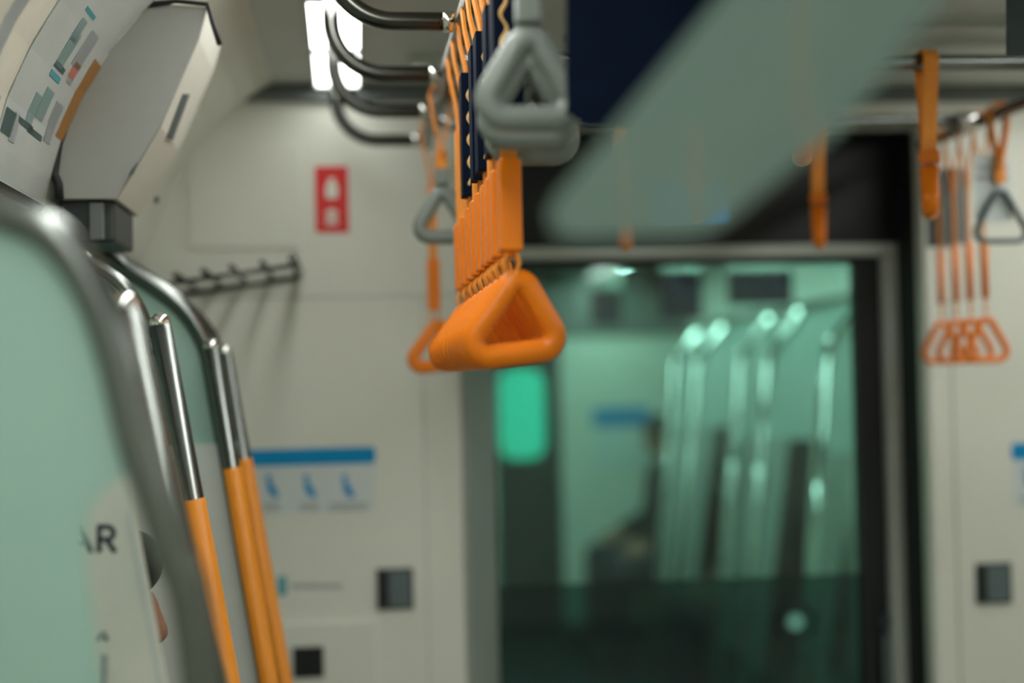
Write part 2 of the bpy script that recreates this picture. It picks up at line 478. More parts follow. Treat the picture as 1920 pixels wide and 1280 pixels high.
def ring_mb(top, bottom, half, axis='X', r=.0118, depth=.0125, skew=0.0):
    """triangular ring whose outer outline spans top..bottom and +-half; axis = in-plane horizontal direction"""
    tri = rounded_poly([(0, top - r), (-half + r - .0135, bottom + r), (half - r + .0135, bottom + r)], [.014, .0185, .0185], 8)
    pts = []
    for x, z in densify(tri):
        x2 = x + skew * (z - bottom)
        pts.append((x2, 0, z) if axis == 'X' else (0, x2, z))
    return MB().tube(pts, r, 14, closed=True, ry=depth, normal=(0, 1, 0) if axis == 'X' else (1, 0, 0))
def loop_path(zend, rr=.020, along='X'):
    """teardrop belt loop round the rail: left strand up, over the rail, right strand down"""
    pts = []
    a0 = math.radians(-28)
    L = [(.0025, zend), (.003, zend * .85 - .0), (.008, -.07), (.015, -.035)]
    for x, z in L: pts.append((-x, z))
    for k in range(13):
        a = PI - a0 - (PI - 2 * a0) * k / 12
        pts.append((rr * math.cos(a), rr * math.sin(a)))
    for x, z in L[::-1]: pts.append((x, z))
    return pts
def make_long_strap(sleeve=None, label='', group=None, ring_m=None):
    t = thing('hanging_strap', label, 'strap handle', (0, 0, -5), group)
    b = MB(); b.ribbon([(x, 0, z) for x, z in loop_path(-.13)], .026, .0036, (0, 1, 0))
    b.box((-.0085, -.010, -.276), (.0085, .010, -.12), bevel=.002)
    obj('belt', b, M['belt'], t, True)
    s = MB(); s.box((-.0125, -.016, -.370), (.0125, .016, -.268), bevel=.003, seg=3)
    obj('sheath', s, M['orange'], t, True)
    # wire links between sheath and ring
    lk = MB()
    for sy in (-.009, .009):
        lk.tube([(-.004, sy, -.368), (-.009, sy, -.382), (-.005, sy, -.397), (.005, sy, -.397), (.009, sy, -.382), (.004, sy, -.368)], .0022, 8)
    obj('link', lk, M['belt'], t, True)
    r = skew_ring_mb()
    ro = obj('ring', r, M['orange'], t, True)
    if sleeve:
        sv = MB(); sv.box((-.0165, -.021, -.252), (.0165, .021, -.078), bevel=.0015)
        so = obj('advert_sleeve', sv, M[sleeve], t, True); so['label'] = 'navy blue advert sleeve' if sleeve == 'navy' else 'grey advert sleeve'
        if sleeve == 'navy':
            wv = MB(); pts = []
            for k in range(41):
                z = -.088 - .15 * k / 40
                pts.append((-.0045 + .0035 * math.sin(k * .75), -.0213, z))
            wv.tube(pts, [.0012 + .001 * abs(math.sin(k * .375)) for k in range(41)], 6, ry=.0006, normal=(0, 1, 0))
            wo = obj('wavy_print', wv, M['sand'], so, True); wo['label'] = 'sand coloured wavy stripe'
    return t
def skew_ring_mb(r=.0132, depth=.0128):
    """ring hanging a little crooked: apex off centre, right end of the grip bar higher"""
    k = .0135
    tri = rounded_poly([(.0095, -.386 - r + .008), (-.064 + r - k, -.5020 + r), (.0585 - r + k, -.4900 + r)], [.013, .0175, .0175], 8)
    return MB().tube([(x, 0, z) for x, z in densify(tri)], r, 14, closed=True, ry=depth, normal=(0, 1, 0))
GL = 'orange strap handles along the left rail'
ORD = ['nearest', 'second', 'third', 'fourth', 'fifth', 'sixth', 'seventh', 'eighth', 'ninth']
ys = [1.555, 1.64, 1.705, 1.765, 1.84, 1.92, 2.005, 2.11, 2.22]
slv = [True, True, False, True, True, False, True, False, False]
plain = make_long_strap(None, 'orange strap handle nearest the viewer in the left row', GL)
navyp = make_long_strap('navy', 'second orange strap handle of the left row, under a navy sleeve', GL)
for i, (y, n) in enumerate(zip(ys, slv)):
    if i == 0: lab = 'nearest orange strap handle of the left row, its triangular ring in front of all'
    elif n: lab = '%s orange strap handle of the left row, counted from the nearest, with a navy sleeve' % ORD[i]
    else: lab = '%s orange strap handle of the left row, counted from the nearest, without sleeve' % ORD[i]
    o = (navyp if n else plain)
    if i not in (0, 2): o = dup(o, (XRAIL, y, ZR), lab, GL)
    o['label'] = lab; o.location = (XRAIL + .009, y, ZR)
    for ch in o.children:
        if ch.name.startswith('ring'): ch.rotation_euler = (0, 0, math.radians(random.uniform(2, 8)))
o = dup(plain, (XRAIL, 2.87, ZR), 'lone orange strap handle at the far end of the left row, apart from the stack', GL)

# short grey straps (with grey rings) on the same rail
def make_short_strap(label, group, m_ring, m_belt, cat='strap handle', half=.056):
    t = thing('short_hanging_strap', label, cat, (0, 0, -5), group)
    b = MB(); b.ribbon([(x, 0, z) for x, z in loop_path(-.11)], .026, .0036, (0, 1, 0))
    b.box((-.010, -.006, -.140), (.010, .006, -.10), bevel=.002)
    obj('belt', b, M[m_belt], t, True)
    obj('collar', MB().box((-.013, -.013, -.162), (.013, .013, -.132), bevel=.004), M[m_ring], t, True)
    obj('ring', ring_mb(-.150, -.268, half, 'X', r=.0135, depth=.014), M[m_ring], t, True)
    return t
GS = 'grey short strap handles'
s0 = make_short_strap('blurred grey triangular strap handle nearest the viewer, in front of the navy sleeves', GS, 'grey', 'belt')
s0.location = (XRAIL + .012, 1.38, ZR)
dup(s0, (XRAIL + .024, 1.49, ZR), 'grey triangular strap handle just behind the nearest grey one', GS)
dup(s0, (XRAIL + .042, 1.60, ZR), 'grey triangular strap handle third from the viewer, half hidden by the two nearer grey ones', GS)
dup(s0, (XRAIL, 2.54, ZR), 'grey triangular strap handle far back beside the lone orange handle', GS)

# right row
GR = 'orange strap handles along the right rail'
def make_slim_strap(board, label):
    t = thing('hanging_strap', label, 'strap handle', (0, 0, -5), GR)
    b = MB(); b.ribbon([(x, 0, z) for x, z in loop_path(-.13)], .008, .0034, (0, 1, 0)); b.box((-.0028, -.0028, -.262), (.0028, .0028, -.12), bevel=.0008)
    obj('belt', b, M['belt'], t, True)
    obj('sheath', MB().tube([(0, 0, -.245), (0, 0, -.366)], .0078, 12), M['orange'], t, True)
    obj('link', MB().tube([(0, 0, -.364), (0, 0, -.398)], .003, 8), M['belt'], t, True)
    obj('ring', ring_mb(-.388, -.500, .049, 'X', r=.0070, depth=.0080), M['orange'], t, True)
    if board:
        o = obj('advert_board', MB().box((-.026, .004, -.240), (.030, .010, -.075), bevel=.001), M['greymid'], t, True); o['label'] = 'grey advert board'
    return t
greyp = make_slim_strap(True, 'first'); slim = make_slim_strap(False, 'third')
labs = ['leftmost orange strap handle of the right row, under a grey sleeve', 'second orange strap handle from the left in the right row',
        'third orange strap handle from the left in the right row', 'fourth orange strap handle from the left in the right row, ring overlapping the others',
        'orange strap handle of the right row cut by the photo edge']
for i, (px, gs) in enumerate([(1808, True), (1838, True), (1867, False), (1898, False)]):
    Y = XRAIL2 * FPX / (px - 660)
    src = greyp if gs else slim
    if i in (0, 2): o = src; o.location = (XRAIL2, Y, ZR)
    else: o = dup(src, (XRAIL2, Y, ZR), labs[i], GR)
    o['label'] = labs[i]
    for ch in o.children:
        ch.rotation_euler = (0, 0, 0)
# pale grey advert board strapped on the right rail
Yb = 2.72
t = thing('short_hanging_strap', 'pale grey triangular strap handle with dark outline at the right photo edge', 'strap handle', (XRAIL2, Yb, ZR), GS)
b = MB(); b.ribbon([(x, 0, z) for x, z in loop_path(-.11)], .026, .0036, (0, 1, 0)); b.box((-.010, -.006, -.140), (.010, .006, -.10), bevel=.002)
obj('belt', b, M['belt'], t, True)
obj('ring', ring_mb(-.135, -.262, .058, 'X', r=.006, depth=.009), M['latch'], t, True)
bd = MB(); bd.box((-.048, .0105, -.215), (.03, .0135, -.082), bevel=.001)
bo = obj('advert_board', bd, M['card'], t, True); bo['label'] = 'pale grey advert board with two dark lines of print'
pr = MB(); pr.box((-.040, .0095, -.112), (.022, .0105, -.104)); pr.box((-.044, .0095, -.132), (.022, .0105, -.122))
obj('print', pr, M['ink_grey'], bo, True)

# short straps on the cross rails, rings edge-on
def make_cross_strap(label, group):
    t = thing('aisle_hanging_strap', label, 'strap handle', (0, 0, -5), group)
    b = MB(); b.ribbon([(0, x, z) for x, z in loop_path(-.155)], .026, .0036, (1, 0, 0))
    obj('belt', b, M['belt'], t, True)
    s = MB()
    pts = [(0, 0, -.148), (0, 0, -.150), (0, 0, -.166)]
    s.box((-.0165, -.0125, -.168), (.0165, .0125, -.148), bevel=.002)
    obj('collar', s, M['orange'], t, True)
    tri = rounded_poly([(0, -.166), (-.056, -.251), (.056, -.251)], [.014, .018, .018], 8)
    P2 = densify(tri)
    pts = [(0, x, z) for x, z in P2]
    dep = [.0170 - .0050 * min(1, max(0, (-.16 - z) / .09)) for x, z in P2]
    obj('ring', MB().tube(pts, .0088, 14, closed=True, ry=dep, normal=(1, 0, 0)), M['orange'], t, True)
    return t
GA = 'aisle strap handles seen edge-on'
cs = make_cross_strap('', GA)
CS = [(1745, 2.26, 'orange strap handle seen edge-on in the aisle, rightmost of its row'),
      (1535, 2.80, 'orange strap handle seen edge-on in front of the black door header'),
      (1508, 1.65, 'orange strap handle seen edge-on through the upper part of the acrylic sheet'),
      (1306, 2.26, 'orange strap handle whose lower tip shows below the acrylic sheet beside the blue screen'),
      (1172, 2.80, 'orange strap handle whose tip just shows above the door frame, leftmost in the aisle')]
for i, (px, Y, lab) in enumerate(CS):
    pos = (P(px, 400, Y).x, Y, ZR)
    if i == 0: o = cs; o['label'] = lab; o.location = pos
    else: o = dup(cs, pos, lab, GA)
    for ch in o.children:
        if not ch.name.startswith('belt'): ch.rotation_euler = (0, 0, -math.atan2(pos[0], pos[1]) + math.radians((2, -1, 1, 0, -2)[i]))
# a lit blue display strip in the black header
c = P(1310, 390, YD - .02)
t = thing('header_screen', 'small blue lit display in the black panel above the end door', 'screen', (c.x, YD - .02, c.z))
a_, b_ = P(1225, 415, YD - .02), P(1358, 345, YD - .02)
obj('bezel', MB().box((a_.x - .01, YD - .032, a_.z - .01), (b_.x + .01, YD - .021, b_.z + .01), bevel=.002), M['black'], t)
obj('display', MB().box((a_.x, YD - .034, a_.z), (b_.x, YD - .0322, b_.z)), M['screen'], t)

# ------------------------------------------------------------------ hanging sheets
def px_poly(pts, Yf):
    return [P(x, y, Yf(x, y) if callable(Yf) else Yf) for x, y in pts]
# frosted acrylic advertisement sheet hanging close in front of the viewer
def rp(corners, radii, seg=8):
    return rounded_poly(corners, radii, seg)
outl = rp([(978, 452), (1420, -90), (2150, -900), (2500, -900), (1800, -40), (1580, 240), (1330, 440)], [46, 10, 5, 5, 60, 60, 110], 8)
pl = []
for x, y in outl:
    pl.append(P(x, y, .80))
t = thing('hanging_sheet', 'large blurred frosted grey acrylic sheet hanging slantwise close to the viewer', 'hanging sheet', (pl[0].x, .8, ZCEIL))
obj('sheet', MB().prism(pl, (0, .004, 0)), M['sheet'], t)
a_ = P(2150, -900, .8); zc_ = a_.z
obj('ceiling_clip', MB().box((a_.x, .79, zc_ - .01), (a_.x + .12, .815, ZCEIL), bevel=.002), M['alu'], t)
# navy hanging poster behind the grey strap handle
pl = [P(x, y, 1.30) for x, y in [(1062, 210), (1062, -420), (1480, -420), (1480, 30), (1300, 236), (1100, 236)]]
ztop = ZCEIL
t = thing('hanging_poster', 'dark navy poster hanging behind the nearest grey strap handle', 'poster', (pl[0].x, 1.3, ztop))
obj('sheet', MB().prism(pl, (0, .003, 0)), M['navy'], t)
obj('clip', MB().box((pl[1].x, 1.29, pl[1].z - .01), (pl[2].x, 1.313, ZCEIL), bevel=.002), M['alu'], t)
# dark green poster in the top right corner
pl = [P(x, y, 2.0) for x, y in [(1888, 102), (1888, -160), (2080, -160), (2080, 102)]]
t = thing('hanging_poster', 'dark green poster hanging in the top right corner of the photo', 'poster', (pl[0].x, 2.0, ZCEIL))
obj('sheet', MB().prism(pl, (0, .003, 0)), M['darkgreen'], t)
obj('clip', MB().box((pl[1].x, 1.99, pl[1].z - .01), (pl[2].x, 2.013, ZCEIL), bevel=.002), M['alu'], t)

# ------------------------------------------------------------------ signs and fittings on the end wall
def wall_rect(name, x0, y0, x1, y1, m, parent, off=.001, th=.0012, rad=0.0, Y=D):
    xm, ym = (x0 + x1) / 2, (y0 + y1) / 2
    a = Vector((P(x0, ym, Y).x, Y, P(xm, y1, Y).z)); b = Vector((P(x1, ym, Y).x, Y, P(xm, y0, Y).z))
    mb = MB()
    if rad:
        pts = rounded_poly([(a.x, a.z), (b.x, a.z), (b.x, b.z), (a.x, b.z)], [rad] * 4, 6)
        mb.prism([(x, Y - off, z) for x, z in pts], (0, -th, 0))
    else:
        mb.box((a.x, Y - off - th, a.z), (b.x, Y - off, b.z))
    return obj(name, mb, M[m], parent)
c = P(622, 373, D)
t = thing('fire_sign', 'small red extinguisher sign with white symbols on the end wall', 'sign', (c.x, D, c.z))
wall_rect('plate', 591, 312, 653, 436, 'red', t, 0, .0015, .003)
# white extinguisher symbol: body, neck and the lettering block below
def wz(px, py): q = P(px, py, D); return (q.x, q.z)
g = MB()
bx0, bz0 = wz(611, 372); bx1, bz1 = wz(633, 342)
pts = rounded_poly([(bx0, bz0), (bx1, bz0), (bx1, bz1), (bx0, bz1)], [.004, .004, .010, .010], 6)
g.prism([(x, D - .002, z) for x, z in pts], (0, -.0006, 0))
nx0, nz0 = wz(616, 343); nx1, nz1 = wz(628, 334)
g.box((nx0, D - .0026, nz0), (nx1, D - .002, nz1))
o = obj('extinguisher_symbol', g, M['white'], t); o['label'] = 'white extinguisher symbol'
g = MB()
for k, (yy, x0, x1) in enumerate([(400, 610, 634), (409, 612, 632), (418, 610, 634)]):
    px_rect(g, x0, yy - 3, x1, yy + 3, D - .002, .0006)
q0, q1 = wz(616, 398), wz(628, 392)
g.box((q0[0], D - .0026, q0[1]), (q1[0], D - .002, q1[1]))
o = obj('caption', g, M['white'], t); o['label'] = 'white caption block'

def seat_sign(x0, x1, bar, cardb, label, xs):
    c = P((x0 + x1) / 2, bar[1], D)
    t = thing('seat_sign', label, 'sign', (c.x, D, c.z))
    wall_rect('card', x0 + 2, bar[1] - 6, x1, cardb, 'card', t, 0, .0010)
    o = wall_rect('header_bar', x0, bar[0], x1 + 2, bar[1], 'blue', t, .0011, .0008, .009); o['label'] = 'blue header bar'
    for k, x in enumerate(xs):
        y0 = bar[1] + 20
        g = MB()
        # seated figure: head, leaning torso, legs
        h = P(x - 6, y0 + 2, D)
        g.disc((h.x, D - .0011, h.z), .0062, depth=-.0006, n=16)
        g.prism([Vector((*(lambda q: (q.x, D - .0011, q.z))(P(x + dx, y0 + dy, D)),)) for dx, dy in [(-10, 8), (-2, 8), (6, 22), (14, 38), (6, 42), (-4, 34), (-8, 26)]], (0, -.0006, 0))
        obj('pictogram', g, M['blue'], t)
        g = MB()
        wdt = [16, 18, 36][k % 3]
        for r in range(2): px_rect(g, x - wdt, y0 + 52 + 8 * r, x + wdt, y0 + 56 + 8 * r, D - .0011, .0005)
        obj('caption', g, M['ink_faint'], t)
    return t
seat_sign(408, 702, (841, 872), 962, 'white priority seat sign with blue bar and three blue figures, left of the door', [510, 580, 652])
seat_sign(1896, 2180, (827, 858), 948, 'white sign with blue bar cut by the right edge of the photo', [1930, 2040, 2120])

def wall_latch(x0, y0, x1, y1, label):
    a = P(x0, y1, D); b = P(x1, y0, D)
    t = thing('wall_latch', label, 'latch', ((a.x + b.x) / 2, D, a.z), 'recessed wall latches')
    r = MB(); w_ = .005
    r.box((a.x, D - .007, a.z), (a.x + w_, D, b.z), .001); r.box((b.x - w_, D - .007, a.z), (b.x, D, b.z), .001)
    r.box((a.x + w_, D - .007, a.z), (b.x - w_, D, a.z + w_), .001); r.box((a.x + w_, D - .007, b.z - w_), (b.x - w_, D, b.z), .001)
    obj('bezel', r, M['latch_in'], t)
    obj('cup', MB().box((a.x + w_, D - .002, a.z + w_), (a.x + .026, D, b.z - w_)), M['rubber'], t)
    obj('flap', MB().box((a.x + .026, D - .006, a.z + w_), (b.x - w_, D, b.z - w_), .0015), M['latch'], t)
wall_latch(707, 1064, 774, 1143, 'square grey latch on the end wall left of the door')
wall_latch(1830, 1054, 1894, 1132, 'square grey latch on the end wall right of the door')
c = P(580, 1240, D - .012)
t = thing('wall_socket', 'black square socket low on the end wall beside the orange posts', 'socket', (c.x, D - .012, c.z))
px_rect(m_ := MB(), 549, 1212, 607, 1270, D - .012, .004, .0015); obj('plate', m_, M['rubber'], t)
px_rect(m_ := MB(), 560, 1223, 596, 1259, D - .016, .0015, .0005); obj('face', m_, M['black'], t)
c = P(580, 1098, D)
t = thing('notice_label', 'narrow notice with cyan tab and one grey line of text on the end wall', 'label', (c.x, D, c.z))
wall_rect('card', 520, 1075, 680, 1122, 'wall', t, 0, .0006)
o = wall_rect('tab', 521, 1080, 537, 1116, 'ink_cyan', t, .0007, .0005); o['label'] = 'cyan tab'
g = MB()
xx = 546
while xx < 640:
    wv_ = random.choice([5, 7, 9]); px_rect(g, xx, 1095, xx + wv_, 1103, D - .0007, .0005); xx += wv_ + 1.5
obj('text_line', g, M['ink_grey'], t)
# red tag at the top by the lamp
c = P(600, 8, 2.5)
t = thing('red_tag', 'tiny red tag on the ceiling left of the bright lamp', 'tag', (c.x, 2.48, ZCEIL))
obj('plate', MB().box((c.x - .012, 2.475, ZCEIL - .008), (c.x + .01, 2.495, ZCEIL)), M['red'], t)
obj('screw', MB().ball((c.x, 2.485, ZCEIL - .008), .003), M['chrome'], t)

# luggage rack rods at the end wall
ra = P(302, 546, D); rb = P(560, 508, D)
t = thing('luggage_rack', 'short dark steel luggage rack of parallel rods against the end wall', 'rack', ((ra.x + rb.x) / 2, D, ra.z))
RL = .34
def rp_(k): return ra.lerp(rb, k)
for k, r in [(1.0, .010), (.80, .006), (.60, .006), (.42, .006), (.24, .006), (.06, .006)]:
    p = rp_(k)
    obj('rod', MB().tube([(p.x, D - RL, p.z), (p.x, D, p.z)], r, 12), M['steel_dark'], t)
m_ = MB()
d_ = (rb - ra).normalized()
q0 = ra + Vector((0, -.012, -.014)); q1 = rb + Vector((0, -.012, -.014))
m_.tube([q0, q1], .007, 10)
obj('wall_bar', m_, M['steel_dark'], t)
m_ = MB(); m_.tube([q0 + Vector((0, -RL + .03, 0)), q1 + Vector((0, -RL + .03, 0))], .005, 10)
obj('cross_bar', m_, M['steel_dark'], t)

# ------------------------------------------------------------------ equipment box under the cove
YB = 2.13; YB2 = 2.36
face = [(236, 18), (290, 6), (388, 14), (372, 70), (300, 235), (218, 372), (112, 372), (97, 330), (106, 270), (150, 152), (190, 88)]
fp = [P(x, y, YB) for x, y in face]
c = P(200, 372, YB)
t = thing('display_housing', 'large grey slanted display housing with white side, under the ceiling on the left', 'display housing', (c.x, YB, c.z))
obj('front_panel', MB().prism(fp, (0, .012, 0)), M['box_face'], t)
ins = [Vector((p.x, p.y, p.z)) for p in fp]
side = [(388, 14), (372, 70), (300, 235), (218, 372)]
sm_ = MB()
def cut(p, dx=0, dz=0): return Vector((p.x + dx, p.y + .012, p.z + dz))
body = [cut(p) for p in fp]
sm_.prism(body, (0, YB2 - YB - .012, 0))
o = obj('body', sm_, M['box_side'], t); o['label'] = 'white housing body'
# slot and small latches on the aisle side of the housing
def on_side(px, py):
    """where the photo's ray meets the housing's aisle side"""
    r = ray(px, py); best = None
    for i in range(len(side) - 1):
        a, b = P(*side[i], YB), P(*side[i + 1], YB)
        nrm = Vector((b.z - a.z, 0, -(b.x - a.x)))
        k = (a - CAM).dot(nrm) / r.dot(nrm); q = CAM + r * k
        lo, hi = min(a.z, b.z), max(a.z, b.z)
        if lo - .03 <= q.z <= hi + .03: best = (q, (-nrm if nrm.x < 0 else nrm).normalized())
        if lo <= q.z <= hi: return q, (-nrm if nrm.x < 0 else nrm).normalized()
    return best
def side_quad(name, quad, m, th=.001):
    pts = []; nn = None
    for x, y in quad:
        q, nrm = on_side(x, y); nn = nrm; pts.append(q + nrm * .0008)
    obj(name, MB().prism(pts, nn * th), M[m], t)
side_quad('slot', [(342, 176), (354, 176), (322, 262), (311, 258)], 'ink_dark')
side_quad('catch', [(246, 316), (256, 304), (249, 324), (240, 330)], 'ink_dark')
side_quad('screw', [(288, 368), (297, 368), (296, 380), (287, 380)], 'greymid')
# black tube along the cove, standing in for the shaded gap there
e = MB()
pth = [P(x, y, YB - .004) for x, y in [(112, 374), (110, 345), (101, 325), (110, 268), (152, 165), (194, 92), (238, 24), (270, 9), (330, 2), (388, 8), (398, 40), (412, 84)]]
e.tube(pth, [.006, .006, .0065, .006, .0025, .0065, .006, .005, .0035, .0035, .004, .004], 8)
obj('gap_shade_edge', e, M['rubber'], t)
m_ = MB(); a_ = P(112, 374, YB + .03); b_ = P(218, 455, YB + .03)
m_.box((a_.x, YB + .02, b_.z), (b_.x, YB2 - .03, a_.z), bevel=.006)
o = obj('support_bracket', m_, M['bracket'], t); o['label'] = 'dark grey support bracket'
a_ = P(168, 380, YB + .015); b_ = P(196, 450, YB + .015)
obj('bracket_rib', MB().box((a_.x, YB + .008, b_.z), (b_.x, YB + .02, a_.z), bevel=.002), M['greymid'], t)

# ------------------------------------------------------------------ posters on the cove
def cove_hit(px, py):
    """(Y, s) where the photo's ray meets the coved wall"""
    r = ray(px, py); best = None
    for k in range(len(COVE) - 1):
        a, b = COVE[k], COVE[k + 1]
        # param on segment: X = a0+f*dx, h = a1+f*dz ; X/h' = r.x/r.z
        dx, dz = b[0] - a[0], b[1] - a[1]
        den = dx * r.z - dz * r.x
        if abs(den) < 1e-9: continue
        f = (a[1] * r.x - a[0] * r.z) / den
        if -1e-6 <= f <= 1 + 1e-6:
            X = a[0] + f * dx; Y = X / r.x * r.y
            if Y > 0 and (best is None or Y < best[0]): best = (Y, (k + f) / (len(COVE) - 1))
    return best
def cove_patch(name, y0, y1, s0, s1, off, m, parent, th=.0012, n=14):
    mb = MB()
    A, B = [], []
    for k in range(n + 1):
        s = s0 + (s1 - s0) * k / n
        x, h = cove_pt(s, off); x2, h2 = cove_pt(s, off + th)
        A.append((x, h)); B.append((x2, h2))
    outl = A + B[::-1]
    mb.prism([(x, y0, Z(h)) for x, h in outl], (0, y1 - y0, 0))
    return obj(name, mb, M[m], parent)
s_lo = 3.05 / 10; s_hi = 9.7 / 10
t = thing('ad_poster', 'pale grey printed poster on the curved upper wall beside the display housing', 'poster', (cove_pt(.5)[0], 1.8, Z(cove_pt(.5)[1])), 'posters on the curved wall')
cove_patch('sheet', 1.80, YB - .012, s_lo, s_hi, .001, 'poster', t)
def cove_print(parent, x0, y0, x1, y1, m, name='print'):
    h0, h1 = cove_hit(x0, y0), cove_hit(x1, y1)
    if h0 is None or h1 is None: return
    ya, yb = sorted((h0[0], h1[0])); sa, sb = sorted((h0[1], h1[1]))
    cove_patch(name, ya, max(yb, ya + .006), sa, max(sb, sa + .006), .0025, m, parent, .0006, 6)
def block(parent, cx, cy, dY, ds, m):
    h = cove_hit(cx, cy)
    if h is None: return
    cove_patch('print', h[0] - dY / 2, h[0] + dY / 2, h[1] - ds / 2, h[1] + ds / 2, .0025, m, parent, .0006, 6)
for a in [(147, 50, .03, .055, 'ink_teal'), (125, 90, .04, .07, 'ink_teal'), (157, 92, .05, .075, 'ink_grey'), (165, 24, .06, .012, 'ink_cyan'), (136, 131, .035, .03, 'ink_red'), (128, 148, .03, .015, 'ink_grey'),
          (80, 194, .045, .06, 'ink_teal'), (101, 213, .045, .045, 'ink_grey'), (88, 250, .04, .04, 'ink_grey'), (58, 203, .035, .06, 'ink_teal'), (108, 125, .06, .012, 'ink_dark'), (100, 142, .06, .012, 'ink_cyan'),
          (44, 232, .08, .012, 'ink_dark'), (62, 250, .08, .012, 'ink_dark'), (12, 228, .05, .05, 'ink_dark'), (24, 238, .03, .06, 'ink_faint')]:
    block(t, *a)
hb = cove_hit(137, 185)
cove_patch('orange_band', hb[0] - .015, YB - .004, hb[1] - .085, hb[1] + .085, .0025, 'ink_orange', t, .0006, 8)
t = thing('ad_poster', 'glossy cream poster on the curved upper wall, nearest the viewer', 'poster', (cove_pt(.5)[0], 1.2, Z(cove_pt(.5)[1])), 'posters on the curved wall')
cove_patch('sheet', .55, 1.79, s_lo, s_hi, .001, 'poster2', t)
for y0_, y1_, s0_, s1_, m_n in [(1.50, 1.60, .56, .86, 'ink_red'), (1.66, 1.70, .52, .74, 'ink_faint'), (1.36, 1.44, .70, .9, 'ink_faint'), (1.72, 1.765, .455, .485, 'ink_dark'), (1.58, 1.62, .42, .46, 'ink_dark'), (1.3, 1.36, .4, .55, 'ink_faint')]:
    cove_patch('print', y0_, y1_, s0_, s1_, .0025, m_n, t, .0006, 8)
# black poster rail under the posters
t = thing('poster_rail', 'thin black rail along the lower edge of the wall posters', 'rail', (cove_pt(.3)[0], 1.5, Z(cove_pt(.3)[1])))
cove_patch('strip', .35, YB - .01, 2.88 / 10, 3.03 / 10, .001, 'rubber', t, .006, 2)
cove_patch('lip', .35, YB - .012, 3.03 / 10, 3.07 / 10, .0025, 'alu', t, .006, 2)
cove_patch('end_stop', YB - .05, YB - .01, 2.3 / 10, 2.86 / 10, .001, 'rubber', t, .006, 3)
# white route label below the rail
t = thing('route_label', 'white label with rows of thin grey lines below the black poster rail', 'label', (cove_pt(.25)[0], 1.7, Z(cove_pt(.25)[1])))
cove_patch('sheet', 1.25, 1.96, 1.9 / 10, 2.84 / 10, .001, 'card', t)
for k in range(7):
    y = 1.50 + k * .045
    cove_patch('print', y, y + .006, 2.1 / 10, 2.75 / 10, .0024, 'ink_grey', t, .0006, 3)
cove_patch('print', 1.45, 1.85, 2.36 / 10, 2.40 / 10, .0030, 'ink_grey', t, .0006, 2)

# ------------------------------------------------------------------ seat partitions
def smooth_path(pts, n=8):
    """Catmull-Rom through points"""
    pts = [Vector(p) for p in pts]; out = []
    for i in range(len(pts) - 1):
        p0 = pts[max(i - 1, 0)]; p1 = pts[i]; p2 = pts[i + 1]; p3 = pts[min(i + 2, len(pts) - 1)]
        for k in range(n):
            t = k / n
            out.append(.5 * ((2 * p1) + (-p0 + p2) * t + (2 * p0 - 5 * p1 + 4 * p2 - p3) * t * t + (-p0 + 3 * p1 - 3 * p2 + p3) * t * t * t))
    out.append(pts[-1]); return out
def partition(label, Y, tube_pts, glass_m='glass_fr', r=.017, post=None, grip_z=None, resin_top=None, glass_poly=None, mirror=None, post_r=.0132, group='seat partitions', wallx=XL, tube_m='steel'):
    """tube_pts: (x, z) from the wall, over the top and down the aisle side; post: (x, z) from top to bottom"""
    f = (lambda x: 2 * XC - x) if mirror else (lambda x: x)
    t = thing('seat_partition', label, 'partition', (f(tube_pts[-1][0]), Y, 0), group)
    sp = smooth_path([(f(x), Y, z) for x, z in tube_pts], 10)
    obj('frame_tube', MB().tube(sp, r, 14), M[tube_m], t)
    if glass_poly is None:
        zt = resin_top if resin_top else .5
        poly = [p for p in sp if p.z > zt]
        # edge point where the tube passes zt
        last = poly[-1]
        poly = poly + [Vector((last.x, Y, zt)), Vector((f(wallx + .002), Y, zt))]
        if abs(poly[0].x - f(wallx + .002)) > .01: poly = [Vector((f(wallx + .002), Y, poly[0].z))] + poly
    else:
        poly = [Vector((f(x), Y, z)) for x, z in glass_poly]
    obj('glass_panel', MB().prism([p + Vector((0, -.003, 0)) for p in poly], (0, .006, 0)), M[glass_m], t)
    if resin_top:
        zt = resin_top
        low = [p for p in sp if p.z <= zt]
        pol = [Vector((f(wallx + .002), Y, zt - .002)), Vector((low[0].x, Y, zt + .028 - .002))] + low[1:] + [Vector((f(wallx + .002), Y, low[-1].z))]
        obj('lower_panel', MB().prism([p + Vector((0, -.010, 0)) for p in pol], (0, .020, 0)), M['resin'], t)
    if post:
        a = Vector((f(post[0][0]), Y - .034, post[0][1])); b = Vector((f(post[1][0]), Y - .034, post[1][1]))
        pm = obj('post', MB().tube([a, b], post_r, 14), M[tube_m], t)
        obj('cap', MB().ball(a, post_r * 1.02, (1, 1, .9)), M['chrome'], t)
        obj('joint', MB().tube([a + Vector((0, .012, -.03)), a + Vector((0, .034 - r * .8, -.03))], .007, 8), M['chrome'], t)
        if grip_z:
            k = (a.z - grip_z) / (a.z - b.z)
            g0 = a.lerp(b, k)
            obj('grip', MB().tube([g0, b.lerp(g0, .25)], post_r + .0016, 14), M['grip'], t)
    return t
